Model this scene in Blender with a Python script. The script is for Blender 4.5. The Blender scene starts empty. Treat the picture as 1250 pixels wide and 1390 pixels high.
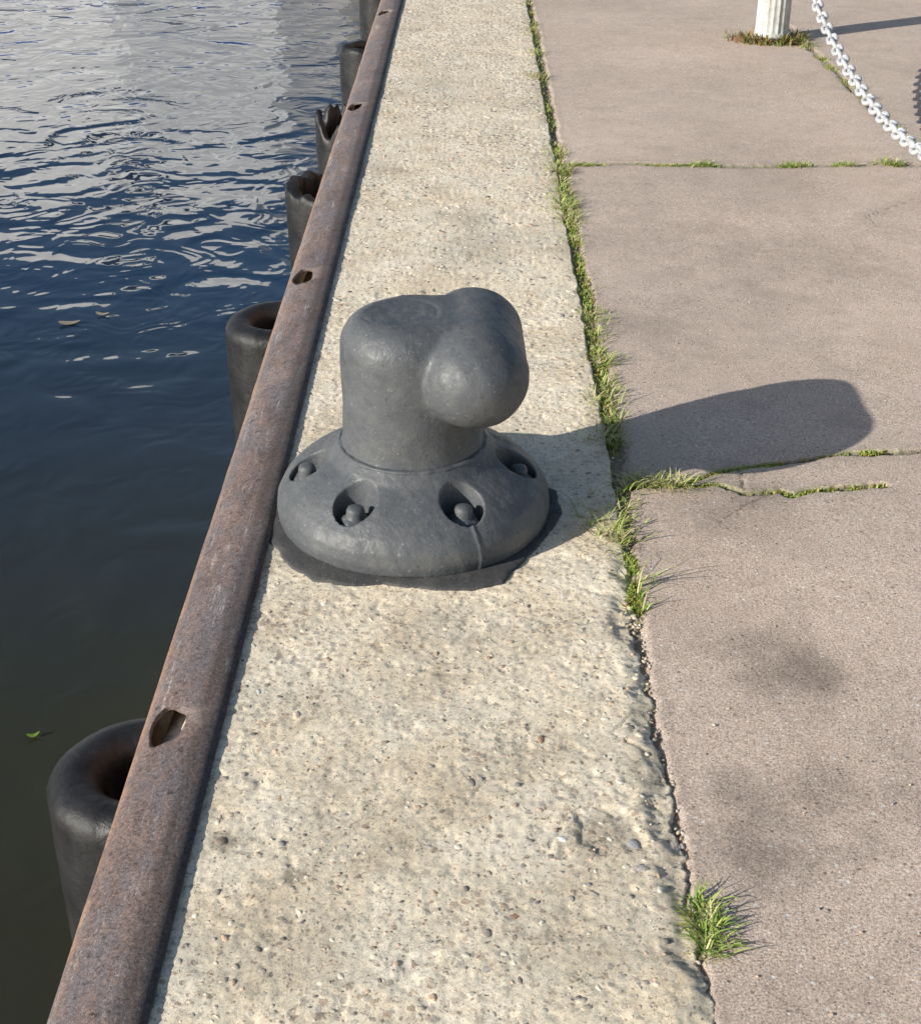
import bpy, bmesh, math, random
import numpy as np
from mathutils import Vector, Matrix
random.seed(4); rng=np.random.default_rng(7)
scene=bpy.context.scene
col=scene.collection
# ---------------------------------------------------------------- camera
TH=math.radians(29.47); PS=0.009; F=1925.0; CH=1.6
fwd=Vector((-math.sin(PS)*math.cos(TH), math.cos(PS)*math.cos(TH), -math.sin(TH)))
rgt=Vector((math.cos(PS), math.sin(PS),0)); up=rgt.cross(fwd)
def g(px,py,h=0.0):
    d=fwd*F+rgt*(px-625)-up*(py-695)
    t=(h-CH)/d.z
    return (d.x*t, d.y*t)
cd=bpy.data.cameras.new("camera"); cam=bpy.data.objects.new("camera",cd); col.objects.link(cam)
cam.location=(0,0,CH); cam.rotation_euler=(math.pi/2-TH,0,PS)
cd.lens=F/1390*36; cd.sensor_width=36; cd.clip_start=0.05; cd.clip_end=2000
scene.camera=cam
# ---------------------------------------------------------------- light
el=math.radians(22.8); sx,sy=1.0,0.60
d=Vector((sx,sy,-math.tan(el)*math.hypot(sx,sy)))
sl=bpy.data.lights.new("sun","SUN"); sl.energy=5.0; sl.angle=math.radians(0.45); sl.color=(1.0,0.965,0.885)
so=bpy.data.objects.new("sun",sl); col.objects.link(so); so.rotation_euler=d.to_track_quat('-Z','Y').to_euler(); so.location=(-10,-6,8)
w=bpy.data.worlds.new("World"); scene.world=w; w.use_nodes=True
nt=w.node_tree; bg=nt.nodes["Background"]; sk=nt.nodes.new("ShaderNodeTexSky"); sk.sky_type='NISHITA'; sk.sun_disc=False
sk.sun_elevation=el; sk.sun_rotation=math.atan2(-sx,-sy)
nt.links.new(sk.outputs[0],bg.inputs[0]); bg.inputs[1].default_value=0.095
scene.view_settings.view_transform='Standard'; scene.view_settings.look='None'; scene.view_settings.exposure=0
# ---------------------------------------------------------------- noise
def hsh(i,j,s):
    v=np.sin(i*127.1+j*311.7+s*74.7)*43758.5453
    return v-np.floor(v)
def vn(x,y,s=0):
    xi=np.floor(x); yi=np.floor(y); fx=x-xi; fy=y-yi
    fx=fx*fx*(3-2*fx); fy=fy*fy*(3-2*fy)
    a=hsh(xi,yi,s); b=hsh(xi+1,yi,s); c=hsh(xi,yi+1,s); e=hsh(xi+1,yi+1,s)
    return (a*(1-fx)+b*fx)*(1-fy)+(c*(1-fx)+e*fx)*fy
def fbm(x,y,s=0,o=4):
    r=0; a=0.5; t=0
    for k in range(o):
        r=r+a*vn(x*2**k,y*2**k,s+k*3.1); t+=a; a*=0.5
    return r/t
def sstep(a,b,x):
    t=np.clip((x-a)/(b-a),0,1); return t*t*(3-2*t)
def polydist(X,Y,pts):
    D=np.full(X.shape,9e9)
    for (x0,y0),(x1,y1) in zip(pts[:-1],pts[1:]):
        dx,dy=x1-x0,y1-y0; L=dx*dx+dy*dy
        t=np.clip(((X-x0)*dx+(Y-y0)*dy)/L,0,1)
        D=np.minimum(D,np.hypot(X-x0-t*dx,Y-y0-t*dy))
    return D
# ---------------------------------------------------------------- helpers
def mkmesh(name,verts,faces,smooth=True):
    me=bpy.data.meshes.new(name); me.from_pydata(verts,[],faces); me.update()
    if smooth: me.polygons.foreach_set("use_smooth",[True]*len(me.polygons))
    return me
def mkobj(name,me,mat=None,parent=None,loc=(0,0,0),label=None,cat=None,kind=None,group=None):
    o=bpy.data.objects.new(name,me); col.objects.link(o); o.location=loc
    if mat and me: 
        me.materials.clear(); me.materials.append(mat)
    if parent: o.parent=parent
    if label: o["label"]=label
    if cat: o["category"]=cat
    if kind: o["kind"]=kind
    if group: o["group"]=group
    return o
def grid(name,X,Y,Z,smooth=True):
    n,m=X.shape
    v=np.stack([X,Y,Z],-1).reshape(-1,3)
    idx=np.arange(n*m).reshape(n,m)
    f=np.stack([idx[:-1,:-1],idx[:-1,1:],idx[1:,1:],idx[1:,:-1]],-1).reshape(-1,4)
    me=bpy.data.meshes.new(name)
    me.vertices.add(len(v)); me.vertices.foreach_set("co",v.ravel().astype(np.float32))
    me.loops.add(f.size); me.loops.foreach_set("vertex_index",f.ravel().astype(np.int32))
    me.polygons.add(len(f)); me.polygons.foreach_set("loop_start",np.arange(0,f.size,4,dtype=np.int32))
    me.polygons.foreach_set("loop_total",np.full(len(f),4,dtype=np.int32))
    me.update(calc_edges=True); me.validate()
    if smooth: me.polygons.foreach_set("use_smooth",[True]*len(me.polygons))
    return me
def setattr_col(me,name,rgb):
    a=me.color_attributes.new(name,'FLOAT_COLOR','POINT')
    n=len(me.vertices); c=np.ones((n,4),np.float32); c[:,:3]=rgb
    a.data.foreach_set("color",c.ravel())
def apply_mods(o):
    dg=bpy.context.evaluated_depsgraph_get()
    me=bpy.data.meshes.new_from_object(o.evaluated_get(dg)); o.modifiers.clear(); o.data=me; return me
def lathe(prof,seg=64,rf=None):
    V=[];Fc=[]; n=len(prof)
    for i in range(seg):
        a=2*math.pi*i/seg
        for k,(r,z) in enumerate(prof):
            rr=r*(rf(a,z) if rf else 1)
            V.append((rr*math.cos(a),rr*math.sin(a),z))
    for i in range(seg):
        j=(i+1)%seg
        for k in range(n-1):
            Fc.append((i*n+k,j*n+k,j*n+k+1,i*n+k+1))
    return V,Fc
def clean(me,normals=True):
    b=bmesh.new(); b.from_mesh(me); bmesh.ops.remove_doubles(b,verts=b.verts,dist=1e-5)
    bmesh.ops.dissolve_degenerate(b,edges=b.edges,dist=1e-6)
    bmesh.ops.recalc_face_normals(b,faces=b.faces); b.to_mesh(me); b.free()
    me.polygons.foreach_set("use_smooth",[True]*len(me.polygons)); return me
class M:
    def __init__(s,name):
        s.m=bpy.data.materials.new(name); s.m.use_nodes=True; s.t=s.m.node_tree; s.N=s.t.nodes; s.b=s.N["Principled BSDF"]
        s.tc=s.N.new("ShaderNodeTexCoord"); s.P=s.tc.outputs["Object"]
    def L(s,a,b): s.t.links.new(a,b)
    def noise(s,scale,detail=4,rough=0.55,vec=None,dist=0,out="Fac"):
        n=s.N.new("ShaderNodeTexNoise"); n.inputs["Scale"].default_value=scale; n.inputs["Detail"].default_value=detail
        n.inputs["Roughness"].default_value=rough; n.inputs["Distortion"].default_value=dist; s.L(vec or s.P,n.inputs["Vector"]); return n.outputs[out]
    def warp(s,scale,amt):
        c=s.noise(scale,3,0.6,out="Color")
        a=s.N.new("ShaderNodeVectorMath"); a.operation='MULTIPLY_ADD'; a.inputs[1].default_value=(amt,amt,amt)
        s.L(c,a.inputs[0]); s.L(s.P,a.inputs[2]); return a.outputs[0]
    def vor(s,scale,feature='F1',out="Distance",vec=None):
        n=s.N.new("ShaderNodeTexVoronoi"); n.feature=feature; n.inputs["Scale"].default_value=scale; s.L(vec or s.P,n.inputs["Vector"]); return n.outputs[out]
    def ramp(s,fac,stops):
        n=s.N.new("ShaderNodeValToRGB"); e=n.color_ramp.elements
        while len(e)<len(stops): e.new(0.5)
        for k,(p,c) in enumerate(stops):
            e[k].position=p; e[k].color=(c,c,c,1) if isinstance(c,(int,float)) else (*c,1)
        s.L(fac,n.inputs[0]); return n.outputs[0]
    def mix(s,fac,a,b,mode='MIX'):
        n=s.N.new("ShaderNodeMix"); n.data_type='RGBA'; n.blend_type=mode
        for sock,v in ((n.inputs[0],fac),(n.inputs[6],a),(n.inputs[7],b)):
            if hasattr(v,"links"): s.L(v,sock)
            elif isinstance(v,(int,float)): sock.default_value=v
            else: sock.default_value=(*v,1)
        return n.outputs[2]
    def math(s,op,a,b=0.0):
        n=s.N.new("ShaderNodeMath"); n.operation=op
        for sock,v in ((n.inputs[0],a),(n.inputs[1],b)):
            if hasattr(v,"links"): s.L(v,sock)
            else: sock.default_value=v
        return n.outputs[0]
    def axis(s,k,a,b):
        x=s.N.new("ShaderNodeSeparateXYZ"); s.L(s.P,x.inputs[0])
        r=s.N.new("ShaderNodeMapRange"); r.inputs[1].default_value=a; r.inputs[2].default_value=b; s.L(x.outputs[k],r.inputs[0]); return r.outputs[0]
    def sep(s,c):
        n=s.N.new("ShaderNodeSeparateColor"); s.L(c,n.inputs[0]); return n.outputs
    def attr(s,name):
        n=s.N.new("ShaderNodeAttribute"); n.attribute_name=name; return n
    def mapping(s,sc,rot=(0,0,0)):
        n=s.N.new("ShaderNodeMapping"); n.inputs["Scale"].default_value=sc; n.inputs["Rotation"].default_value=rot; s.L(s.P,n.inputs[0]); return n.outputs[0]
    def bump(s,h,dist,strength=1.0,prev=None):
        n=s.N.new("ShaderNodeBump"); n.inputs["Distance"].default_value=dist; n.inputs["Strength"].default_value=strength
        s.L(h,n.inputs["Height"]); 
        if prev: s.L(prev,n.inputs["Normal"])
        return n.outputs[0]
    def fin(s,color=None,rough=None,nrm=None):
        for k,v in (("Base Color",color),("Roughness",rough)):
            if v is None: continue
            if hasattr(v,"links"): s.L(v,s.b.inputs[k])
            elif isinstance(v,(int,float)): s.b.inputs[k].default_value=v
            else: s.b.inputs[k].default_value=(*v,1)
        if nrm: s.L(nrm,s.b.inputs["Normal"])
        return s.m
# concrete
def mat_concrete(name,useattr=True):
    m=M(name)
    wv=m.warp(55,0.020)
    base=m.ramp(m.noise(4.5,8,0.70),[(0.3,(0.80,0.65,0.455)),(0.45,(0.93,0.785,0.575)),(0.58,(0.98,0.855,0.655)),(0.7,(0.92,0.815,0.66))])
    fine=m.ramp(m.noise(140,6,0.9),[(0.32,0.34),(0.44,0.94),(0.55,1.13),(0.7,1.3)])
    c=m.mix(1.0,base,fine,'MULTIPLY')
    c=m.mix(1.0,c,m.ramp(m.noise(30,7,0.82),[(0.34,0.72),(0.5,1.08)]),'MULTIPLY')
    vd=m.vor(54,vec=wv); vc=m.vor(54,out="Color",vec=wv)
    sc=m.ramp(m.sep(vc)[0],[(0.0,(0.26,0.20,0.155)),(0.25,(0.60,0.40,0.26)),(0.5,(0.74,0.61,0.46)),(0.72,(0.38,0.345,0.31)),(1.0,(0.96,0.89,0.76))])
    sel=m.ramp(m.sep(vc)[1],[(0.63,0.0),(0.67,1.0)])
    msk=m.math('MULTIPLY',m.ramp(vd,[(0.22,1.0),(0.33,0.0)]),sel)
    if useattr:
        at=m.attr("stain"); sp=m.sep(at.outputs["Color"])
        msk2=m.math('MULTIPLY',m.ramp(vd,[(0.32,1.0),(0.43,0.0)]),sp[1])
        msk=m.math('MAXIMUM',m.math('MULTIPLY',msk,0.75),msk2)
    c=m.mix(msk,c,sc)
    for scl,th,am in ((108,0.60,0.78),(220,0.56,0.75)):
        vd2=m.vor(scl,vec=wv); sp2=m.sep(m.vor(scl,out="Color",vec=wv))
        sel2=m.math('MULTIPLY',m.ramp(sp2[0],[(th,0.0),(th+0.03,1.0)]),m.ramp(vd2,[(0.20,1.0),(0.38,0.0)]))
        c=m.mix(m.math('MULTIPLY',sel2,am),c,m.ramp(sp2[2],[(0.0,(0.15,0.12,0.095)),(0.4,(0.50,0.33,0.21)),(0.65,(0.52,0.465,0.40)),(1.0,(0.98,0.95,0.88))]))
    pits=m.ramp(m.noise(44,6,0.8),[(0.33,0.0),(0.37,1.0)])
    c=m.mix(m.math('MULTIPLY',m.math('SUBTRACT',1.0,pits),0.7),c,(0.21,0.155,0.105))
    if useattr: c=m.mix(1.0,c,m.ramp(sp[0],[(0,0.12),(1,1.0)]),'MULTIPLY')
    n1=m.bump(m.noise(200,5,0.85),0.0014)
    n2=m.bump(pits,0.0015,1.0,n1)
    n3=m.bump(msk,0.0008,0.8,n2)
    return m.fin(c,0.9,n3)
CONC=mat_concrete("weathered_concrete")
CONCW=mat_concrete("quay_wall_concrete",False)
# asphalt
m=M("old_asphalt")
A0,A1=(0.63,0.49,0.39),(0.725,0.578,0.472)
base=m.ramp(m.noise(1.3,6,0.65),[(0.3,A0),(0.7,A1)])
c=m.mix(1.0,base,m.ramp(m.noise(14,7,0.75),[(0.3,0.90),(0.7,1.08)]),'MULTIPLY')
c=m.mix(1.0,c,m.ramp(m.noise(230,5,0.95),[(0.36,0.28),(0.5,1.0),(0.64,1.6)]),'MULTIPLY')
for scl,th in ((170,0.56),(90,0.80)):
    v2=m.vor(scl); sp=m.sep(m.vor(scl,out="Color"))
    s1=m.math('MULTIPLY',m.ramp(sp[0],[(th,0.0),(th+0.02,1.0)]),m.ramp(v2,[(0.20,1.0),(0.34,0.0)]))
    c=m.mix(m.math('MULTIPLY',s1,0.88),c,m.ramp(sp[1],[(0,(0.13,0.105,0.09)),(0.38,(0.38,0.26,0.19)),(0.52,(0.84,0.74,0.64)),(1,(0.98,0.95,0.9))]))
v3=m.vor(40); sp3=m.sep(m.vor(40,out="Color"))
s3=m.math('MULTIPLY',m.ramp(sp3[0],[(0.90,0.0),(0.905,1.0)]),m.ramp(v3,[(0.08,1.0),(0.13,0.0)]))
c=m.mix(m.math('MULTIPLY',s3,0.9),c,m.ramp(sp3[1],[(0,(0.13,0.1,0.09)),(0.5,(0.5,0.3,0.25)),(1,(0.98,0.96,0.92))]))
at=m.attr("stain"); c=m.mix(1.0,c,at.outputs["Color"],'MULTIPLY')
n1=m.bump(m.noise(400,4,0.8),0.0007); n2=m.bump(m.vor(170),0.0007,0.6,n1)
ASPH=m.fin(c,0.95,n2)
m=M("far_asphalt"); ASPHF=m.fin(m.ramp(m.noise(1.1,5,0.6),[(0.3,A0),(0.7,A1)]),0.9,m.bump(m.noise(200),0.002))
m=M("soil"); SOIL=m.fin(m.ramp(m.noise(60,5),[(0.3,(0.24,0.19,0.125)),(0.7,(0.50,0.41,0.29))]),0.95,m.bump(m.noise(120),0.006))
# rust
m=M("rusty_steel")
mp=m.mapping((1,0.35,1))
c=m.ramp(m.noise(9,8,0.78,mp),[(0.3,(0.085,0.064,0.06)),(0.43,(0.185,0.135,0.122)),(0.54,(0.27,0.19,0.165)),(0.66,(0.33,0.28,0.27))])
c=m.mix(m.ramp(m.noise(34,8,0.88),[(0.55,0.0),(0.64,0.75)]),c,(0.35,0.20,0.135))
c=m.mix(m.ramp(m.noise(7,9,0.88,m.mapping((1.2,0.5,1))),[(0.48,0.0),(0.54,0.88)]),c,(0.195,0.17,0.178))
c=m.mix(m.ramp(m.noise(48,6,0.88),[(0.56,0.0),(0.61,0.9)]),c,(0.05,0.037,0.035))
c=m.mix(m.ramp(m.noise(14,8,0.92,m.mapping((3.0,0.3,1))),[(0.57,0.0),(0.62,0.88)]),c,(0.54,0.50,0.47))
c=m.mix(m.math('MULTIPLY',m.ramp(m.axis(0,-0.592,-0.615),[(0.0,0.0),(1.0,0.85)]),m.ramp(m.noise(12,6,0.75),[(0.40,0.0),(0.52,1.0)])),c,(0.52,0.30,0.18))
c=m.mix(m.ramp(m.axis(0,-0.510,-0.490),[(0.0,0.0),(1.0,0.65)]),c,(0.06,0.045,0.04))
c=m.mix(1.0,c,m.ramp(m.noise(150,5,0.92),[(0.34,0.3),(0.66,1.65)]),'MULTIPLY')
RUST=m.fin(c,m.ramp(m.noise(12,4),[(0.3,0.5),(0.7,0.8)]),m.bump(m.noise(140,5,0.8),0.0018,1.0,m.bump(m.noise(24,7,0.8),0.005)))
# bollard paint
def paint(name,a,b,rough=0.42,dustc=(0.21,0.205,0.19)):
    m=M(name)
    c=m.ramp(m.noise(6,6,0.65),[(0.3,a),(0.7,b)])
    c=m.mix(m.ramp(m.noise(130,3,0.6),[(0.65,0.0),(0.70,0.7)]),c,(0.30,0.295,0.28))
    c=m.mix(m.ramp(m.noise(18,7,0.78),[(0.48,0.0),(0.72,0.42)]),c,dustc)
    c=m.mix(m.ramp(m.noise(70,5,0.8),[(0.58,0.0),(0.66,0.6)]),c,(0.045,0.046,0.048))
    return m.fin(c,m.ramp(m.noise(40,6,0.7),[(0.3,rough-0.1),(0.7,rough+0.25)]),m.bump(m.noise(160,4,0.65),0.0009,1.0,m.bump(m.noise(34,4,0.55),0.0024)))
PAINT=paint("grey_bollard_paint",(0.080,0.087,0.096),(0.122,0.129,0.139),0.44)
PAINTD=paint("dark_grey_plinth_paint",(0.05,0.05,0.052),(0.085,0.083,0.082),0.75,(0.22,0.20,0.17))
m=M("black_rubber")
c=m.ramp(m.noise(8,7,0.75,m.mapping((1,1,0.25))),[(0.35,(0.010,0.010,0.011)),(0.58,(0.024,0.024,0.026)),(0.76,(0.085,0.086,0.088))])
RUB=m.fin(c,m.ramp(m.noise(14,5),[(0.3,0.35),(0.7,0.6)]),m.bump(m.noise(60,5,0.7),0.002,1.0,m.bump(m.noise(7,3),0.012)))
m=M("white_post_paint")
c=m.ramp(m.noise(20,6,0.7),[(0.35,(0.42,0.41,0.37)),(0.5,(0.58,0.58,0.55)),(0.65,(0.66,0.66,0.63))])
WHITE=m.fin(c,0.5,m.bump(m.noise(60),0.001))
m=M("white_chain_paint"); CHW=m.fin(m.ramp(m.noise(40,4,0.6),[(0.3,(0.38,0.39,0.41)),(0.6,(0.6,0.61,0.63))]),0.38,m.bump(m.noise(150),0.0008))
m=M("grass_blades"); at=m.attr("tint")
GRASS=m.fin(at.outputs["Color"],0.6)
m=M("gravel_stone"); at=m.attr("tint"); GRAV=m.fin(m.mix(1.0,at.outputs["Color"],m.ramp(m.noise(180,4,0.7),[(0.3,0.7),(0.7,1.2)]),'MULTIPLY'),0.85,m.bump(m.noise(200,4),0.001))
# water: calm in the lee of the quay, livelier further out
m=M("harbour_water")
mpw=m.mapping((1.0,1.0,1.0),(0,0,0.35))
live=m.ramp(m.axis(1,4.5,11.0),[(0,0.40),(1,1.0)])
h1=m.math('MULTIPLY',m.noise(0.5,1,0.35,mpw,0.5),live); h2=m.math('MULTIPLY',m.noise(1.15,0.6,0.35,mpw,2.4),live); h3=m.math('MULTIPLY',m.noise(3.4,0.5,0.4,mpw,2.8),live)
nb=m.bump(h1,0.030); nb=m.bump(h2,0.038,1.0,nb); nb=m.bump(h3,0.0085,1.0,nb)
m.b.inputs["IOR"].default_value=1.6
near=m.ramp(m.noise(0.5,3),[(0.3,(0.026,0.027,0.013)),(0.7,(0.036,0.035,0.017))])
far_sky_tint=m.ramp(m.noise(0.5,3),[(0.3,(0.006,0.024,0.062)),(0.7,(0.010,0.032,0.075))])  # blue of the reflected sky, put into the base colour further out
WATER=m.fin(m.mix(m.ramp(m.axis(1,3.8,8.0),[(0,0.0),(1,1.0)]),near,far_sky_tint),0.006,nb)
# ---------------------------------------------------------------- quay concrete
XL,XR=-0.487,0.333
def xedge(Y):
    rough=0.35+0.65*(1-sstep(2.5,3.0,Y))
    return XR+rough*(0.070*(fbm(Y*5,Y*0+3.7,11,5)-0.5)+0.042*(fbm(Y*20+1.3,Y*0+0.4,12,4)-0.5)+0.018*(fbm(Y*80,Y*0+.6,13,3)-0.5))
CPX,CPY=g(832,1122)
def concrete_z(X,Y):
    z=0.006*(fbm(X*2.5,Y*2.5,1,4)-0.5)+0.0012*(fbm(X*26,Y*26,2,3)-0.5)+0.0020*(vn(X*120,Y*120,5)-0.5)
    p=fbm(X*33,Y*33,8,3); z=z-0.0018*sstep(0.67,0.76,p)
    p=fbm(X*11,Y*11,18,5); z=z-0.0020*sstep(0.68,0.72,p)
    q=np.hypot((X-CPX)*0.8,Y-CPY)+0.08*(fbm(X*14,Y*14,88,5)-0.5)
    z=z-(0.0042+0.003*(fbm(X*60,Y*60,89,3)-0.5))*(1-sstep(0.052,0.057,q))
    return z-0.006
Ys=np.concatenate([np.arange(0.7,4.2,0.0045),np.arange(4.2,14,0.016)])
us=np.linspace(0,1,200)
U,YY=np.meshgrid(us,Ys)
xe=xedge(YY); xl=XL+0.008*(fbm(YY*9,YY*0,21,3)-0.5)+0.007*(vn(YY*60,YY*0,22)-0.5)
XX=xl+U*(xe-xl)
ZZ=concrete_z(XX,YY)
br=(1-sstep(2.45,2.9,YY))*0.9+0.1
de=xe-XX
ef=1-sstep(0.0,0.045,de+0.07*(fbm(XX*13,YY*13,31,4)-0.5))
ZZ-=br*0.010*ef
ZZ+=br*ef*0.006*(fbm(XX*55,YY*55,33,3)-0.5)
ZZ-=0.005*(1-sstep(0,0.010,XX-xl))
wb=0.03*(fbm(XX*16,YY*16,66,4)-0.5)
crk=np.zeros(XX.shape)
for L_,wd,dep in [([g(752,1142),g(762,1105),g(800,1085),g(845,1100),g(880,1080),g(905,1095)],0.0030,0.003),([g(700,830),g(760,850),g(830,838),g(868,852)],0.0022,0.0015),([g(860,960),g(830,990),g(880,1020)],0.003,0.003)]:
    D=polydist(XX+wb,YY+wb,L_); e=np.exp(-(D/(wd*(0.3+1.2*vn(XX*20,YY*20,7))))**2)*sstep(0.3,0.5,vn(XX*14,YY*14,17)); crk=np.maximum(crk,e); ZZ-=dep*e
XX=np.concatenate([XX[:,:1],XX[:,:1],XX,XX[:,-1:]+0.004,XX[:,-1:]+0.006],1)
ZZ=np.concatenate([ZZ[:,:1]-0.1,ZZ[:,:1]-0.012,ZZ,ZZ[:,-1:]-0.014,ZZ[:,-1:]-0.12],1)
YY=np.concatenate([YY[:,:2],YY,YY[:,:2]],1)
crk=np.concatenate([crk[:,:2]*0,crk,crk[:,:2]*0],1)
me=grid("quay",XX,YY,ZZ)
st=np.ones(XX.shape)
for (px,py,r,a) in [(300,1140,0.03,0.5),(395,1185,0.022,0.5),(600,915,0.02,0.3),(820,1120,0.07,0.25),(880,1040,0.06,0.3),(470,240,0.25,0.18),(660,330,0.25,0.22),(640,290,0.15,0.25),(600,640,0.42,0.2),(340,760,0.10,0.35),(330,1300,0.15,0.15),(620,120,0.4,0.15),(780,1250,0.15,0.15),(600,850,0.10,0.15),(450,1050,0.1,0.13),(700,1000,0.12,0.12),(560,1150,0.10,0.13)]:
    x0,y0=g(px,py); dd=np.hypot(XX-x0,YY-y0)+r*1.2*(fbm(XX*12/max(r*8,0.3),YY*12/max(r*8,0.3),px,4)-0.5)
    st*=1-a*(1-sstep(r*0.5,r*1.15,dd))
st*=0.88+0.25*fbm(XX*3,YY*1.6,55,6)
st*=1-0.13*sstep(0.50,0.66,fbm(XX*8,YY*8,56,6))
st*=1-0.35*(1-sstep(0.0,0.05,XX-XL))*fbm(XX*10,YY*6,77,3)
st*=1-0.3*(1-sstep(0.0,0.07,XR-XX))*fbm(XX*10,YY*6,79,3)
st*=1-0.45*crk
agg=np.clip(sstep(4.2,7.5,YY)*1.0*sstep(0.25,0.5,fbm(XX*3,YY*2,91,3))+0.65*sstep(0.52,0.70,fbm(XX*5,YY*5,92,5)),0,1)
setattr_col(me,"stain",np.stack([np.clip(st,0,1).ravel(),agg.ravel(),agg.ravel()*0],-1))
mkobj("quay",me,CONC,kind="structure",label="weathered pale concrete quay edge with exposed aggregate",cat=None)
prof=[(0.30,-0.13),(-0.465,-0.13),(-0.468,-0.05)]
for k in range(0,10):
    a=math.radians(90+k*11); prof.append((-0.49+0.095*math.cos(a),-0.14+0.095*math.sin(a)))
prof+=[(-0.57,-0.2),(-0.475,-0.26),(-0.472,-0.8),(-0.472,-4.0)]
ys=np.concatenate([np.arange(-3,0.7,0.5),np.arange(0.7,14,0.05),np.arange(14,90,2)])
P=np.array(prof); Xw=np.repeat(P[None,:,0],len(ys),0); Zw=np.repeat(P[None,:,1],len(ys),0); Yw=np.repeat(ys[:,None],len(prof),1)
Xw=Xw+0.02*(fbm(Yw*9,Zw*9,41,3)-0.5); Zw[:,3:]+=0.03*(fbm(Yw*12,Xw*12,42,3)-0.5)[:,3:]
mkobj("quay_wall",grid("quay_wall",Xw,Yw,Zw),CONCW,kind="structure")
me=mkmesh("far_quay",[(-0.47,13.9,-0.02),(0.36,13.9,-0.02),(0.36,90,-0.02),(-0.47,90,-0.02),(-0.47,-3,-0.03),(0.36,-3,-0.03),(0.36,0.75,-0.03),(-0.47,0.75,-0.03)],[(0,1,2,3),(4,5,6,7)])
mkobj("far_quay",me,CONCW,kind="structure")
ysj=np.concatenate([np.arange(-3,0.7,0.5),np.arange(0.7,14,0.006),np.arange(14,90,4)]); xsj=np.linspace(0.26,0.50,40)
Xj,Yj=np.meshgrid(xsj,ysj); Zj=-0.023+0.012*(fbm(Xj*40,Yj*40,45,4)-0.5)+0.006*(vn(Xj*130,Yj*130,46)-0.5)
mkobj("soil_joint",grid("soil_joint",Xj,Yj,Zj),SOIL,kind="structure")
# ---------------------------------------------------------------- asphalt
J1=[g(770,219),g(850,218),g(965,221),g(1080,221),g(1180,219),g(1290,221)]
K1=[g(835,662),g(880,650),g(930,652),g(965,638),g(1000,631),g(1060,622),g(1150,611),g(1200,608),g(1250,603),g(1300,600)]
K2=[g(930,655),g(975,652),g(1015,663),g(1055,661),g(1075,668),g(1105,659),g(1150,657),g(1200,652)]
K3=[g(1190,300),g(1175,290),g(1200,280),g(1250,262)]
K5=[g(1000,631),g(1012,645),g(1015,663)]
K6=[g(985,700),g(1010,680),g(1030,672),g(1055,661)]
J2=[(1.84,14),(1.85,7.6),(1.87,6.3),(1.90,5.5),(1.92,4),(1.93,1)]
Ys=np.concatenate([np.arange(0.7,4.2,0.0055),np.arange(4.2,14.2,0.02)])
xs=np.concatenate([np.arange(0,1.15,0.0055),np.arange(1.15,4.2,0.014)])
XA,YA=np.meshgrid(xs,Ys)
x0=0.352+0.026*(fbm(Ys*5,Ys*0+.3,61,5)-0.5)+0.018*(fbm(Ys*30,Ys*0+.2,62,4)-0.5)-0.012*(1-sstep(2.4,2.8,Ys))+0.016*sstep(2.9,3.2,Ys)
XA=XA+x0[:,None]*(1-sstep(0,1.0,XA))+0.36*sstep(0,1.0,XA)
ZA=-0.013+0.010*(fbm(XA*1.5,YA*1.5,63,3)-0.5)+0.0009*(fbm(XA*45,YA*45,65,3)-0.5)
wob=0.040*(fbm(XA*12,YA*12,66,5)-0.5)+0.016*(fbm(XA*60,YA*60,69,3)-0.5)
stc=np.ones(XA.shape+(3,))
for pts,wd,dep,dk in [(J1,0.012,0.012,0.45),(K1,0.010,0.020,0.88),(K2,0.008,0.018,0.88),(K3,0.003,0.004,0.4),(K5,0.003,0.005,0.5),(K6,0.0022,0.003,0.4),(J2,0.014,0.014,0.5)]:
    D=polydist(XA+wob,YA+wob*0.8,pts); wv=wd*(0.25+1.4*vn(XA*9,YA*9,67))
    e=np.exp(-(D/wv)**4); ZA-=dep*e; stc*=(1-dk*e)[...,None]
    halo=np.exp(-(D/0.05)**2)*0.12; stc*=(1-halo)[...,None]
ed=(XA-x0[:,None]); ZA-=0.010*(1-sstep(0,0.02,ed+0.01*(fbm(XA*60,YA*60,5,2)-0.5))); stc*=(1-0.22*(1-sstep(0,0.05,ed+0.5*wob)))[...,None]
for (px,py,r,a) in [(1070,880,0.11,0.24),(1050,935,0.10,0.24),(1110,905,0.06,0.2),(1080,1110,0.15,0.34),(1010,1160,0.10,0.26),(1120,1060,0.06,0.2),(1230,1090,0.08,0.14),(860,440,0.2,0.16),(960,400,0.35,0.12),(900,330,0.3,0.12),(1100,360,0.35,0.12),(1000,260,0.5,0.06),(1127,379,0.02,0.5),(930,700,0.12,0.12),(1000,860,0.08,0.12),(1030,680,0.2,0.10)]:
    a0,b0=g(px,py); dd=np.hypot(XA-a0,(YA-b0)*0.8)+r*2.0*(fbm(XA*9,YA*9,px*1.3+5,7)-0.5)
    stc*=(1-a*(1-sstep(r*0.1,r*1.25,dd))*(0.75+0.5*fbm(XA*40,YA*40,px,4)))[...,None]
for (px,py,r,a) in [(1040,305,0.22,0.18),(1200,430,0.3,0.08),(1150,800,0.3,0.06)]:
    a0,b0=g(px,py); dd=np.hypot(XA-a0,YA-b0)+r*1.0*(fbm(XA*6,YA*6,px*1.7,4)-0.5); stc*=(1+a*(1-sstep(r*0.1,r*1.2,dd)))[...,None]
stc*=(0.91+0.18*fbm(XA*1.8,YA*1.8,71,7))[...,None]
stc*=(1-0.08*sstep(0.5,0.75,fbm(XA*9,YA*9,74,7)))[...,None]
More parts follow.
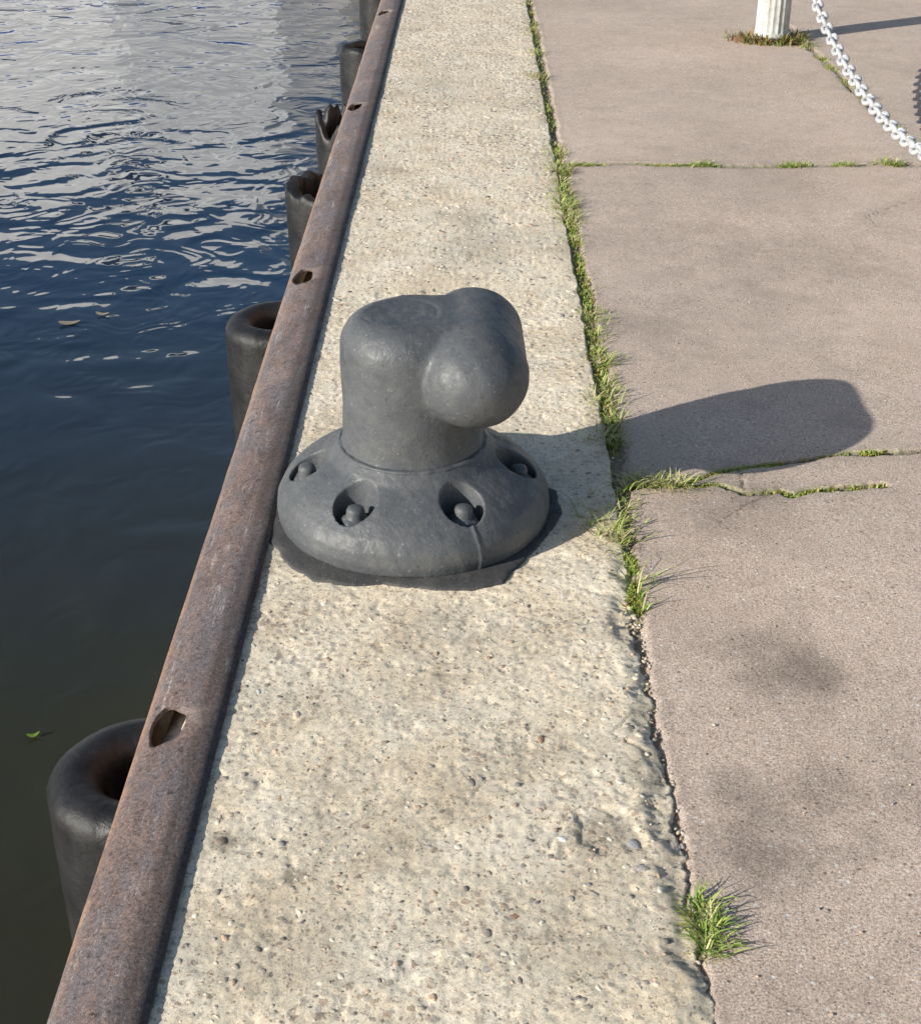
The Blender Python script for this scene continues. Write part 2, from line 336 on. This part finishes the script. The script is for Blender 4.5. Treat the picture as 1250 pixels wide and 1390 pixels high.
for pts in (K1,K2,J1):
    D=polydist(XA+wob,YA+wob*0.8,pts); e=np.exp(-(D/0.014)**2)*0.5*sstep(0.45,0.6,vn(XA*8,YA*8,73))
    stc[...,0]*=1-0.45*e; stc[...,2]*=1-0.8*e
me=grid("pavement",XA,YA,ZA); setattr_col(me,"stain",stc.reshape(-1,3))
mkobj("pavement",me,ASPH,kind="structure",label="cracked brownish old asphalt quay pavement")
me=mkmesh("ground",[(0.45,-40,-0.05),(300,-40,-0.05),(300,500,-0.05),(0.45,500,-0.05)],[(0,1,2,3)])
mkobj("ground",me,ASPHF,kind="structure")
me=mkmesh("water",[(-500,-60,-1.35),(-0.4,-60,-1.35),(-0.4,700,-1.35),(-500,700,-1.35)],[(0,1,2,3)])
mkobj("water",me,WATER,kind="structure",label="dark rippled harbour water")
# ---------------------------------------------------------------- steel edging
ys=np.arange(0.5,14.5,0.03); R=0.124
ang=np.radians(np.concatenate([[80],np.linspace(88,225,48)]))
A_,Yp=np.meshgrid(ang,ys)
Rr=R+0.003*(fbm(Yp*1.2,A_,81,3)-0.5)+0.003*(fbm(Yp*8,A_*3,82,4)-0.5)
ex=2/5.5
Xp=-0.506+Rr*np.sign(np.cos(A_))*np.abs(np.cos(A_))**ex*0.87; Zp=-0.126+Rr*np.sign(np.sin(A_))*np.abs(np.sin(A_))**ex
Zp-= 0.30*np.clip(-0.50-Xp,0,1)
Xp+=0.008*(vn(Yp*0.7,A_*0,83)-0.5)
me=grid("steel_edging",Xp,Yp,Zp)
edg=mkobj("steel_edging",me,RUST,label="rusty curved steel edging strip along the concrete quay",cat="steel edging")
sm=edg.modifiers.new("s","SOLIDIFY"); sm.thickness=0.009; sm.offset=0
apply_mods(edg)
cut=[]
for hy,l in ((2.06,0.058),(4.42,0.072),(6.72,0.075),(9.1,0.075),(11.4,0.07)):
    b=bmesh.new(); bmesh.ops.create_cone(b,cap_ends=True,segments=40,radius1=1,radius2=1,depth=0.12)
    for v in b.verts:
        a=math.atan2(v.co.y,v.co.x); k=1+0.06*math.sin(3*a+hy)+0.04*math.sin(5*a)
        v.co.x*=0.036*k; v.co.y*=l*k
    mm=bpy.data.meshes.new("c"); b.to_mesh(mm); b.free()
    o=bpy.data.objects.new("c",mm); col.objects.link(o); o.location=(-0.554,hy,-0.02); o.rotation_euler=(0,math.radians(-16),math.radians(8))
    cut.append(o)
bpy.context.view_layer.update()
for o in cut:
    bm=edg.modifiers.new("b","BOOLEAN"); bm.operation='DIFFERENCE'; bm.object=o; bm.solver='EXACT'
apply_mods(edg)
for o in cut: bpy.data.objects.remove(o)
# ---------------------------------------------------------------- bollard
BX,BY=-0.133,2.85
bol=mkobj("mooring_bollard",None,loc=(BX,BY,0),label="grey painted cast iron mooring bollard bolted to the quay",cat="bollard")
def blob(parts):
    V=[];Fc=[]
    for v,f in parts:
        o=len(V); V+=v; Fc+=[tuple(i+o for i in q) for q in f]
    me=mkmesh("t",V,Fc); return clean(me)
def sph(c,r,sc=(1,1,1)):
    b=bmesh.new(); bmesh.ops.create_icosphere(b,subdivisions=4,radius=1)
    v=[(c[0]+p.co.x*r*sc[0],c[1]+p.co.y*r*sc[1],c[2]+p.co.z*r*sc[2]) for p in b.verts]; f=[tuple(q.index for q in p.verts) for p in b.faces]; b.free(); return v,f
def bx(a,b_):
    b=bmesh.new(); bmesh.ops.create_cube(b,size=1)
    v=[tuple((a[k]+b_[k])/2+p.co[k]*(b_[k]-a[k]) for k in range(3)) for p in b.verts]; f=[tuple(q.index for q in p.verts) for p in b.faces]; b.free(); return v,f
def cyl(p0,p1,r0,r1,sg=48):
    p0=Vector(p0);p1=Vector(p1); q=(p1-p0).to_track_quat('Z','Y'); V=[];Fc=[]
    for p,r in((p0,r0),(p1,r1)):
        for i in range(sg):
            a=2*math.pi*i/sg; V.append(tuple(p+q@Vector((r*math.cos(a),r*math.sin(a),0))))
    for i in range(sg): j=(i+1)%sg; Fc.append((i,j,sg+j,sg+i))
    Fc.append(tuple(range(sg))[::-1]); Fc.append(tuple(range(sg,2*sg))); return V,Fc
stemprof=[(0,0.10),(0.162,0.10),(0.162,0.17),(0.156,0.20),(0.154,0.28),(0.1555,0.360)]
for k in range(1,10):
    a=math.radians(10*k); stemprof.append((0.085+0.071*math.cos(a),0.401+0.080*math.sin(a)))
stemprof+=[(0,0.482)]
hx=0.138
parts=[lathe(stemprof,80),sph((hx,-0.098,0.374),0.117,(1,1.06,0.92)),
       cyl((hx,-0.098,0.372),(hx-0.004,0.120,0.374),0.113,0.114),sph((hx-0.004,0.120,0.374),0.114,(1,0.92,1)),
       cyl((0,0.02,0.382),(hx,0.02,0.378),0.098,0.102),
       sph((0.085,0.055,0.374),0.106),sph((0.078,-0.050,0.372),0.110),bx((-0.03,-0.072,0.31),(0.134,0.115,0.481))]
me=blob(parts)
stem=mkobj("stem",me,PAINT,parent=bol)
r=stem.modifiers.new("r","REMESH"); r.mode='VOXEL'; r.voxel_size=0.0045; r.use_smooth_shade=True
s=stem.modifiers.new("s","SMOOTH"); s.factor=0.5; s.iterations=44
me=apply_mods(stem)
n=len(me.vertices); co=np.empty(n*3,np.float32); me.vertices.foreach_get("co",co); co=co.reshape(-1,3)
nr=np.empty(n*3,np.float32); me.vertices.foreach_get("normal",nr); nr=nr.reshape(-1,3)
dd=np.hypot(co[:,0]+0.020,co[:,1]+0.002)+0.020*(fbm(co[:,0]*40+9,co[:,1]*40,5,4)-0.5)
top=sstep(0.44,0.455,co[:,2])
co[:,2]-=top*(0.0012*(1-sstep(0.072,0.077,dd))+0.0030*np.exp(-((dd-0.078)/0.004)**2)*sstep(0.35,0.55,fbm(co[:,0]*18,co[:,1]*18,35,2)))
co[:,2]-=top*0.003*(1-sstep(0.06,0.078,dd))*fbm(co[:,0]*60,co[:,1]*60,6,3)
lump=0.004*(fbm(co[:,0]*9+co[:,2]*4,co[:,1]*9+co[:,2]*8,15,3)-0.5)+0.0018*(fbm(co[:,0]*35+co[:,2]*22,co[:,1]*35-co[:,2]*28,16,3)-0.5)
co+=nr*lump[:,None]; me.vertices.foreach_set("co",co.ravel()); me.update()
me.polygons.foreach_set("use_smooth",[True]*len(me.polygons))
baseprof=[(0,0.0),(0.307,0.0),(0.3115,0.025),(0.308,0.052),(0.294,0.080),(0.270,0.104),(0.240,0.124),(0.212,0.139),(0.190,0.151),(0.176,0.166),(0.163,0.182),(0,0.182)]
me=clean(mkmesh("t",*lathe(baseprof,120)))
base=mkobj("base_flange",me,PAINT,parent=bol)
cut=[]
bang=[math.radians(a) for a in (-120,-61,-174,-3,58,121)]
BR=0.234
for a in bang:
    v,f=cyl((BR*math.cos(a),BR*math.sin(a),0.062),(BR*math.cos(a),BR*math.sin(a),0.3),0.041,0.066,40)
    mm=clean(mkmesh("c",v,f)); o=bpy.data.objects.new("c",mm); col.objects.link(o); o.parent=bol; cut.append(o)
bpy.context.view_layer.update()
for o in cut:
    b=base.modifiers.new("b","BOOLEAN"); b.operation='DIFFERENCE'; b.object=o; b.solver='EXACT'
r=base.modifiers.new("r","REMESH"); r.mode='VOXEL'; r.voxel_size=0.0032
s=base.modifiers.new("s","SMOOTH"); s.factor=0.5; s.iterations=8
me=apply_mods(base)
for o in cut: bpy.data.objects.remove(o)
n=len(me.vertices); co=np.empty(n*3,np.float32); me.vertices.foreach_get("co",co); co=co.reshape(-1,3)
nr=np.empty(n*3,np.float32); me.vertices.foreach_get("normal",nr); nr=nr.reshape(-1,3)
lump=0.004*(fbm(co[:,0]*14+co[:,2]*5,co[:,1]*14,25,3)-0.5)+0.0022*(fbm(co[:,0]*45+co[:,2]*20,co[:,1]*45,26,3)-0.5)
aa=np.arctan2(co[:,1],co[:,0]); rr_=np.hypot(co[:,0],co[:,1])
lump+=0.003*np.exp(-(((aa-math.radians(-60)-0.02*np.sin(rr_*60))*0.28/0.004)**2))*sstep(0.268,0.280,rr_)
co+=nr*lump[:,None]
me.vertices.foreach_set("co",co.ravel()); me.update(); me.polygons.foreach_set("use_smooth",[True]*len(me.polygons))
V=[];Fc=[]
N1,N2=120,10
for i in range(N1):
    a=2*math.pi*i/N1
    for k in range(N2):
        t=2*math.pi*k/N2; rr=0.0065*(1+0.35*math.sin(a*17+math.sin(a*5)*2)*0.5)
        V.append(((0.163+rr*math.cos(t))*math.cos(a),(0.163+rr*math.cos(t))*math.sin(a),0.176+rr*0.8*math.sin(t)))
for i in range(N1):
    for k in range(N2): Fc.append((i*N2+k,((i+1)%N1)*N2+k,((i+1)%N1)*N2+(k+1)%N2,i*N2+(k+1)%N2))
mkobj("collar",mkmesh("collar",V,Fc),PAINT,parent=bol)
bp=[(0,0),(0.038,0),(0.038,0.006),(0.0355,0.009),(0.0325,0.010),(0.0320,0.027),(0.0295,0.0325),(0.0225,0.0345),(0.0205,0.038),(0.0200,0.052),(0.0175,0.059),(0.0115,0.0625),(0,0.0635)]
def hexf(a,z): return 1+ (0.065*math.cos(6*a) if 0.0095<z<0.033 else 0)
bme=clean(mkmesh("bolt",*lathe(bp,48,hexf)))
for i,a in enumerate(bang):
    o=mkobj("bolt",bme,PAINT,parent=bol,loc=((BR+0.003)*math.cos(a),(BR+0.003)*math.sin(a),0.060)); o.rotation_euler=(0.05*math.sin(i*3),0.07*math.cos(i*5),i*0.7); o.scale=(1.0,1.0,0.92+0.07*(i%3))
pts=[g(348,688,0.004),g(360,722,0.004),g(388,760,0.004),g(426,785,0.004),g(480,790,0.004),g(520,787,0.004),g(590,797,0.004),g(640,795,0.004),g(684,788,0.004),g(706,760,0.004),g(740,724,0.004),g(764,692,0.004),g(756,662,0.004),(0.18,2.96),(0.12,3.12),(0.0,3.18),(-0.25,3.18),(-0.38,3.10),(-0.47,2.97)]
fine=[]
for i in range(len(pts)):
    a=np.array(pts[i]); b=np.array(pts[(i+1)%len(pts)]); k=max(2,int(np.hypot(*(b-a))/0.004))
    for t in range(k):
        p=a+(b-a)*t/k; q=p-np.array([BX,BY]); q*=1+0.05*(float(fbm(np.array(p[0]*18),np.array(p[1]*18),99,5))-0.5); q[0]=max(q[0],-0.352); fine.append(q)
V=[];nF=len(fine)
for s_,z in ((1.003,-0.02),(1.0,-0.0030),(0.99,-0.0010),(0.95,0.0),(0.90,0.001),(0.5,0.006)):
    for q in fine: V.append((q[0]*s_,q[1]*s_,z+ (0.003*(float(fbm(np.array(q[0]*s_*25),np.array(q[1]*s_*25),9,2))-0.5) if z>-0.01 else 0)))
Fc=[(l*nF+i,l*nF+(i+1)%nF,(l+1)*nF+(i+1)%nF,(l+1)*nF+i) for l in range(5) for i in range(nF)]
Fc.append(tuple(5*nF+i for i in range(nF)))
mkobj("plinth",mkmesh("plinth",V,Fc),PAINTD,parent=bol,label="rough-edged dark grey painted pad under the flange")
# ---------------------------------------------------------------- fenders
def fender(R,t,L,ragged=0.0,seed=0,crown=True):
    prof=[]
    ri=R-t
    if crown:
        for k in range(15):
            a=math.pi*(k/14); prof.append((R-t/2+t/2*math.cos(a),-t/2*0.95+t/2*0.95*math.sin(a)))
    else:
        prof=[(R,-0.03),(R-0.004,-0.004),(R-0.012,0),(ri+0.01,0),(ri,-0.005)]
    out=[(R,-L*(1-j/14)) for j in range(14)]; inn=[(ri,-0.06-(L-0.06)*j/12) for j in range(1,13)]
    prof=out+prof+inn
    V,Fc=lathe(prof,72)
    V=np.array(V)
    a=np.arctan2(V[:,1],V[:,0]); w_=sstep(-0.5,0,V[:,2])
    if ragged: V[:,2]-=w_*ragged*(fbm(np.cos(a)*2+5,np.sin(a)*2+5,seed,4))*1.6; V[:,:2]*=(1+0.10*w_*(fbm(np.cos(a)+3,np.sin(a)+3,seed+4,2)-0.5))[:,None]
    V[:,:2]*=(1+0.04*(fbm(np.cos(a)*2+4,np.sin(a)*2+V[:,2]*4,seed+9,3)-0.5))[:,None]
    me=mkmesh("rubber_fender",[tuple(v) for v in V],Fc); return clean(me)
gr="rubber fenders hanging along the quay wall"
FX=-0.672
for (y,z,R,t,L,rg,cr,lab,fx) in [(2.245,-0.26,0.188,0.112,1.0,0,True,"black cylindrical rubber fender with rounded top beside quay",0),
      (4.69,-0.26,0.19,0.105,1.0,0,True,"black cylindrical rubber fender with rounded top beside quay",-0.01),
      (6.42,-0.25,0.188,0.06,1.0,0.06,False,"worn black rubber fender with flat ragged top",0),
      (7.45,-0.12,0.17,0.035,0.9,0.22,False,"torn black rubber fender with broken jagged rim",0),
      (9.45,-0.26,0.19,0.07,1.0,0.03,True,"black cylindrical rubber fender with rounded top beside quay",0),
      (11.2,-0.22,0.19,0.088,1.0,0,True,"black cylindrical rubber fender with rounded top beside quay",0)]:
    mkobj("rubber_fender",fender(R,t,L,rg,y,cr),RUB,loc=(FX+(0.188-R)*0.9+fx,y,z),label=lab,cat="fender",group=gr)
# ---------------------------------------------------------------- posts and chain
def post(y,lab):
    e=mkobj("chain_post",None,loc=(1.67,y,-0.015),label=lab,cat="post",group="white chain posts along the quay")
    def fl(a,z): return 1-(0.06*abs(math.sin(a*9))**1.0 if 0.05<z<0.80 else 0)
    p=[(0.0,0),(0.100,0),(0.100,0.045),(0.095,0.052)]+[(0.094-0.006*k/10,0.055+0.074*k) for k in range(0,11)]+[(0.095,0.81),(0.097,0.83),(0,0.83)]
    me=clean(mkmesh("shaft",*lathe(p,144,fl))); mkobj("shaft",me,WHITE,parent=e)
    c_=[(0,0.83),(0.115,0.83),(0.12,0.845),(0.115,0.865),(0.09,0.885),(0.05,0.91),(0,0.92)]
    mkobj("cap",clean(mkmesh("cap",*lathe(c_,48))),WHITE,parent=e)
    return e
post(8.27,"white fluted round post holding a chain, weeds at foot"); post(3.13,"white fluted round post holding a chain")
def linkmesh(L,W,r):
    path=[];hl=L/2-W/2
    for k in range(9): a=-math.pi/2+math.pi*k/8; path.append((hl+(W/2-r)*math.cos(a),(W/2-r)*math.sin(a)))
    for k in range(9): a=math.pi/2+math.pi*k/8; path.append((-hl+(W/2-r)*math.cos(a),(W/2-r)*math.sin(a)))
    V=[];n=len(path);m_=8
    for i in range(n):
        x,y=path[i]; x0,y0=path[i-1]; x1,y1=path[(i+1)%n]; tx,ty=x1-x0,y1-y0; l=math.hypot(tx,ty); nx,ny=ty/l,-tx/l
        for k in range(m_):
            a=2*math.pi*k/m_; V.append((x+nx*r*math.cos(a),y+ny*r*math.cos(a),r*math.sin(a)))
    Fc=[(i*m_+k,((i+1)%n)*m_+k,((i+1)%n)*m_+(k+1)%m_,i*m_+(k+1)%m_) for i in range(n) for k in range(m_)]
    return V,Fc
LV,LF=linkmesh(0.086,0.060,0.0100); pitch=0.0635
def ch(y): return 0.152+0.0845*(y-5.7)**2
V=[];Fc=[]; y=8.19; i=0
while y>3.2:
    h=ch(y); sl_=2*0.0845*(y-5.7); ds=math.sqrt(1+sl_*sl_)
    t=Vector((0.0,-1/ds,-sl_/ds)); side=Vector((1,0,0)); nn=t.cross(side)
    ro=(math.pi/2 if i%2 else 0)+0.6+random.uniform(-0.12,0.12)
    A=side*math.cos(ro)+nn*math.sin(ro); B=t.cross(A); o=len(V)
    for p in LV: q=Vector((1.67,y,h))+t*p[0]+A*p[1]+B*p[2]; V.append(tuple(q))
    Fc+=[tuple(k+o for k in f) for f in LF]; y-=pitch/ds; i+=1
mkobj("barrier_chain",mkmesh("barrier_chain",V,Fc),CHW,label="heavy white painted link chain sagging between posts",cat="chain")
# ---------------------------------------------------------------- grass
class Blades:
    def __init__(s): s.V=[];s.F=[];s.C=[]
    def add(s,x,y,z,az,L,w,lean,c):
        n=len(s.V); dx,dy=math.cos(az),math.sin(az); px,py=-dy,dx
        for k,(t,ww) in enumerate(((0,1),(0.35,0.95),(0.7,0.65))):
            hd=lean*L*t*t*0.95+0.1*L*t; hz=L*t*math.sqrt(max(0.05,1-lean*lean*t*0.9))
            for s_ in (-1,1): s.V.append((x+dx*hd+px*w*ww*s_/2,y+dy*hd+py*w*ww*s_/2,z+hz)); s.C.append(tuple(ch_*(0.7+0.4*t) for ch_ in c))
        hd=lean*L*0.95+0.1*L; hz=L*math.sqrt(max(0.05,1-lean*lean*0.9))*0.95
        s.V.append((x+dx*hd,y+dy*hd,z+hz)); s.C.append(c)
        s.F+=[(n,n+1,n+3,n+2),(n+2,n+3,n+5,n+4),(n+4,n+5,n+6)]
    def build(s,name,label):
        me=mkmesh(name,s.V,s.F); setattr_col(me,"tint",np.array(s.C)); return mkobj(name,me,GRASS,kind="stuff",label=label)
def gcol(dry=0.3):
    r=random.random()
    if r<dry: c=(0.66,0.57,0.30)
    elif r<dry+0.45: c=(0.42,0.50,0.11)
    else: c=(0.24,0.38,0.065)
    k=random.uniform(0.75,1.25); return tuple(v*k for v in c)
G=Blades()
def along(pts,n,wid,Lr,dens_px=None,dry=0.3,nb=(8,20),seed=0,spread=0.014,thr=0.42,bw=(0.0024,0.0042)):
    seg=[(Vector(a),Vector(b)) for a,b in zip(pts[:-1],pts[1:])]; ln=[(b-a).length for a,b in seg]; T=sum(ln)
    for _ in range(n):
        r=random.random()*T
        for (a,b),l in zip(seg,ln):
            if r<l: break
            r-=l
        p=a+(b-a)*(r/l)
        dn=float(fbm(np.array(p.y*5.0+p.x*5),np.array(seed*1.0),seed+33,3))
        if dn<thr: continue
        cx_=p.x+random.gauss(0,wid); cy_=p.y+random.gauss(0,wid)
        k=random.randint(*nb); big=random.uniform(*Lr)*(0.6+0.9*max(0,dn-0.36)/0.3)
        for q in range(k):
            a=random.uniform(0,2*math.pi); rr=abs(random.gauss(0,spread))
            G.add(cx_+rr*math.cos(a),cy_+rr*math.sin(a),-0.022,a+random.gauss(0,0.6),big*random.uniform(0.4,1.15),random.uniform(*bw),random.uniform(0.6,1.0),gcol(dry))
JJ=lambda L:[g(*p) for p in L]
along(JJ([(712,-30),(722,60),(737,140),(747,200),(764,270),(779,330)]),540,0.019,(0.018,0.037),dry=0.42,seed=1,thr=0.36,nb=(5,12),spread=0.018)
along(JJ([(744,170),(756,215),(770,270),(783,330),(795,390),(806,440)]),310,0.025,(0.018,0.045),dry=0.45,seed=2,thr=0.38,nb=(5,12),spread=0.021)
along(JJ([(797,390),(806,440),(815,490),(824,550),(828,600)]),150,0.020,(0.015,0.037),dry=0.44,seed=3,thr=0.37,nb=(5,11),spread=0.017)
along(JJ([(812,668),(832,688),(845,680),(822,728)]),60,0.026,(0.026,0.052),dry=0.45,seed=4,nb=(7,12),thr=0.1,spread=0.02)
along(JJ([(835,655),(880,648),(928,655)]),40,0.014,(0.02,0.042),dry=0.48,seed=5,thr=0.2,nb=(6,11))
along(JJ([(940,1215),(955,1255),(965,1290)]),34,0.013,(0.040,0.050),dry=0.15,seed=6,nb=(5,10),spread=0.012,thr=0.0)
along(JJ([(775,219),(850,219),(930,220),(968,222)]),190,0.010,(0.018,0.036),dry=0.32,seed=7,nb=(6,12),thr=0.34)
for q in ((1075,220,16),(1145,220,8),(1215,220,8),(955,220,12),(1195,218,5)):
    along([g(q[0]-12,q[1]),g(q[0]+12,q[1])],q[2]*2,0.014,(0.025,0.045),dry=0.2,seed=q[0],nb=(8,14),thr=0.1)
along([(1.85,8.4),(1.85,7.6),(1.87,6.3),(1.90,5.5),(1.92,4.8)],190,0.012,(0.02,0.04),dry=0.4,seed=8,thr=0.38)
along(JJ([(1065,50),(1085,55),(1100,65)]),30,0.03,(0.03,0.07),dry=0.4,seed=9,nb=(6,12),thr=0.2)
along(JJ([(1015,55),(1030,60)]),8,0.03,(0.03,0.06),dry=0.6,seed=9,nb=(5,9),thr=0.2)
along(JJ([(862,780),(870,820),(880,835)]),8,0.006,(0.02,0.05),dry=0.1,seed=10,nb=(4,8),thr=0.1)
def moss(pts,n,wid,big=1.0):
    seg=[(Vector(a),Vector(b)) for a,b in zip(pts[:-1],pts[1:])]
    for _ in range(n):
        a,b=random.choice(seg); p=a.lerp(b,random.random())
        if float(vn(np.array(p.x*16),np.array(p.y*16),3))<0.38: continue
        wx=0.035*(float(fbm(np.array(p.x*12.0),np.array(p.y*12.0),66,5))-0.5)
        G.add(p.x-wx+random.gauss(0,wid),p.y-wx*0.8+random.gauss(0,wid),-0.020,random.uniform(0,6.28),big*random.uniform(0.006,0.014),random.uniform(0.003,0.006),random.uniform(0.2,0.9),tuple(v*random.uniform(0.7,1.3) for v in (0.34,0.38,0.07)))
moss(JJ([(842,740),(855,765),(866,800),(872,830)]),1500,0.009)
moss(K1[1:],1500,0.006); moss(K2,600,0.005); moss(JJ([(925,655),(960,652),(1000,660)]),900,0.007)
moss(JJ([(814,560),(824,600),(816,660),(835,700)]),800,0.020)
moss(JJ([(713,0),(737,140),(764,270),(806,440),(828,600)]),5000,0.018,1.3)
moss(JJ([(770,219),(965,221)]),1200,0.010)
G.build("grass","short yellow-green grass and moss growing in the joints")
Wd=Blades()
clumps=[(random.uniform(math.pi*0.85,math.pi*2.05),0.10+abs(random.gauss(0,0.05))) for _ in range(26)]
for _ in range(420):
    ca,cr_=random.choice(clumps); a=ca+random.gauss(0,0.16); r=max(0.09,cr_+random.gauss(0,0.022))
    c=random.choice([(0.34,0.17,0.08),(0.24,0.3,0.07),(0.5,0.38,0.18),(0.26,0.13,0.07),(0.3,0.36,0.09)])
    Wd.add(1.67+r*math.cos(a),8.27+r*math.sin(a),-0.015,a+random.gauss(0,1.1),random.uniform(0.02,0.08),random.uniform(0.005,0.014),random.uniform(0.2,0.98),c)
Wd.build("weeds","reddish dry broad-leaved weeds around the post foot")
# ---------------------------------------------------------------- gravel
b=bmesh.new(); bmesh.ops.create_icosphere(b,subdivisions=2,radius=1); IV=np.array([v.co[:] for v in b.verts]); IF=[tuple(v.index for v in f.verts) for f in b.faces]; b.free()
def stones(name,lst,label):
    V=[];Fc=[];C=[]
    for (x,y,z,r,fl,c) in lst:
        a=random.uniform(0,6.28); s=np.array([r*random.uniform(0.8,1.4),r*random.uniform(0.6,1.0),r*fl]); 
        d_=1+0.35*(vn(IV[:,0]*1.3+IV[:,2]*2+x*50,IV[:,1]*1.3+y*50,1)-0.5)*2
        p=IV*d_[:,None]*s; q=np.stack([p[:,0]*math.cos(a)-p[:,1]*math.sin(a)+x,p[:,0]*math.sin(a)+p[:,1]*math.cos(a)+y,p[:,2]+z],-1)
        o=len(V); V+=q.tolist(); Fc+=[tuple(k+o for k in f) for f in IF]; C+=[c]*len(IV)
    me=mkmesh(name,V,Fc); setattr_col(me,"tint",np.array(C)); return mkobj(name,me,GRAV,kind="stuff",label=label)
SC=[(0.78,0.67,0.51),(0.60,0.43,0.30),(0.46,0.42,0.38),(0.88,0.78,0.61),(0.66,0.56,0.43),(0.30,0.26,0.23),(0.70,0.51,0.37),(0.82,0.73,0.58),(0.52,0.44,0.35)]
lst=[]
for _ in range(4200):
    x=random.uniform(-0.46,0.32); y=1.1+8.5*random.random()**1.35
    if math.hypot(x-BX,y-BY)<0.4: continue
    r=random.choice([0.002,0.0025,0.003,0.0035,0.004,0.005,0.006,0.0075])*(1.0 if y<4 else 1.6); z=float(concrete_z(np.array(x),np.array(y)))
    k=random.uniform(0.85,1.15); lst.append((x,y,z-r*0.22,r,0.4,tuple(v*k for v in random.choice(SC))))
for (px,py,r,c) in [(300,1138,0.015,(0.3,0.24,0.19)),(402,967,0.012,(0.7,0.58,0.44)),(733,1000,0.011,(0.48,0.3,0.2)),(860,1140,0.014,(0.42,0.41,0.4)),(765,1135,0.008,(0.9,0.88,0.82)),(700,1240,0.008,(0.38,0.23,0.16)),(440,815,0.009,(0.85,0.82,0.76)),(460,1200,0.009,(0.45,0.3,0.22)),(350,935,0.009,(0.7,0.7,0.64)),(870,1175,0.014,(0.58,0.52,0.45)),(520,1005,0.011,(0.55,0.45,0.34)),(640,1060,0.009,(0.32,0.28,0.25)),(380,1080,0.009,(0.6,0.42,0.3))]:
    x,y=g(px,py); lst.append((x,y,float(concrete_z(np.array(x),np.array(y)))-r*0.18,r,0.32,c))
stones("embedded_gravel",lst,"small pebbles exposed in the worn concrete surface")
lst=[]
for _ in range(700):
    y=1.3+3*random.random()**1.3; x=0.340+random.gauss(0,0.014); lst.append((x,y,-0.019,random.uniform(0.0015,0.005),0.7,tuple(v*0.85 for v in random.choice(SC))))
for _ in range(600):
    x=random.uniform(0.4,2.6); y=random.uniform(1.3,8); lst.append((x,y,-0.012,random.uniform(0.001,0.003),0.6,random.choice(SC)))
stones("loose_gravel",lst,"loose grit and small stones along the joint")
# ---------------------------------------------------------------- floating leaves
m=M("leaf"); LEAFM=m.fin((0.14,0.24,0.03),0.5)
m=M("pale_leaf"); LEAFP=m.fin((0.30,0.26,0.2),0.5)
def leaf(px,py,L,mat,lab,rot):
    x,y=g(px,py,-1.34); V=[(0,0,0)];n=16
    for k in range(n):
        a=2*math.pi*k/n; V.append((L*math.cos(a),L*0.42*math.sin(a)*(1-0.4*math.cos(a)),0.006*math.cos(2*a)))
    o=mkobj("floating_leaf",mkmesh("leaf",V,[(0,1+k,1+(k+1)%n) for k in range(n)]),mat,loc=(x,y,-1.335),label=lab,cat="leaf"); o.rotation_euler=(0,0,rot)
leaf(46,998,0.022,LEAFM,"small green leaf floating on dark water",0.4)
leaf(95,438,0.06,LEAFP,"curled brown leaf floating on the water",0.2)
leaf(140,426,0.04,LEAFP,"curled brown leaf floating on the water",-0.1)
# ---------------------------------------------------------------- unseen white boat, added for its bright reflection in the water
m=M("white_ship_paint"); SHW=m.fin(m.ramp(m.noise(0.8,4),[(0.3,(0.90,0.90,0.90)),(0.7,(0.95,0.95,0.95))]),0.35)
m=M("ship_blue"); SHB=m.fin((0.03,0.10,0.32),0.35)
m=M("ship_glass"); SHG=m.fin((0.02,0.025,0.03),0.1)
ship=mkobj("reflection_boat",None,loc=(-15.1,25.4,-1.35),label="white passenger boat out of view, added for its reflection in the water",cat="boat")
ship.rotation_euler=(0,0,math.radians(-12))
def hullmesh(z0,z1,f0,f1,grow=0.0):
    secs=[(-17,0.08),(-15,1.2),(-13,2.2),(-10,2.9),(0,3.0),(11,2.9),(13.2,2.4),(14.0,1.9)]
    V=[]
    for x,wd in secs:
        V+=[(x,-wd*f0-grow,z0),(x,-wd*f1-grow,z1),(x,wd*f1+grow,z1),(x,wd*f0+grow,z0)]
    Fc=[];n=len(secs)
    for i in range(n-1):
        for k in range(4): Fc.append((i*4+k,i*4+(k+1)%4,(i+1)*4+(k+1)%4,(i+1)*4+k))
    Fc+=[(0,1,2,3),tuple((n-1)*4+k for k in range(4))]
    me=mkmesh("h",V,Fc,False); b=bmesh.new(); b.from_mesh(me); bmesh.ops.recalc_face_normals(b,faces=b.faces); b.to_mesh(me); b.free(); return me
mkobj("hull",hullmesh(-0.5,2.3,0.96,1.0),SHW,parent=ship)
mkobj("hull_stripe",hullmesh(0.05,0.2,0.967,0.969,0.03),SHB,parent=ship)
def box(name,c,s,mat):
    b=bmesh.new(); bmesh.ops.create_cube(b,size=1)
    for v in b.verts: v.co=Vector((v.co.x*s[0]+c[0],v.co.y*s[1]+c[1],v.co.z*s[2]+c[2]))
    bmesh.ops.bevel(b,geom=list(b.edges),offset=0.04,segments=2,affect='EDGES'); me=bpy.data.meshes.new(name); b.to_mesh(me); b.free(); return mkobj(name,me,mat,parent=ship)
box("cabin",(3.0,0,3.05),(20,4.0,1.5),SHW)
for k in range(6): box("window",(-5.0+3.1*k,-2.02,3.2),(1.3,0.1,0.5),SHG)
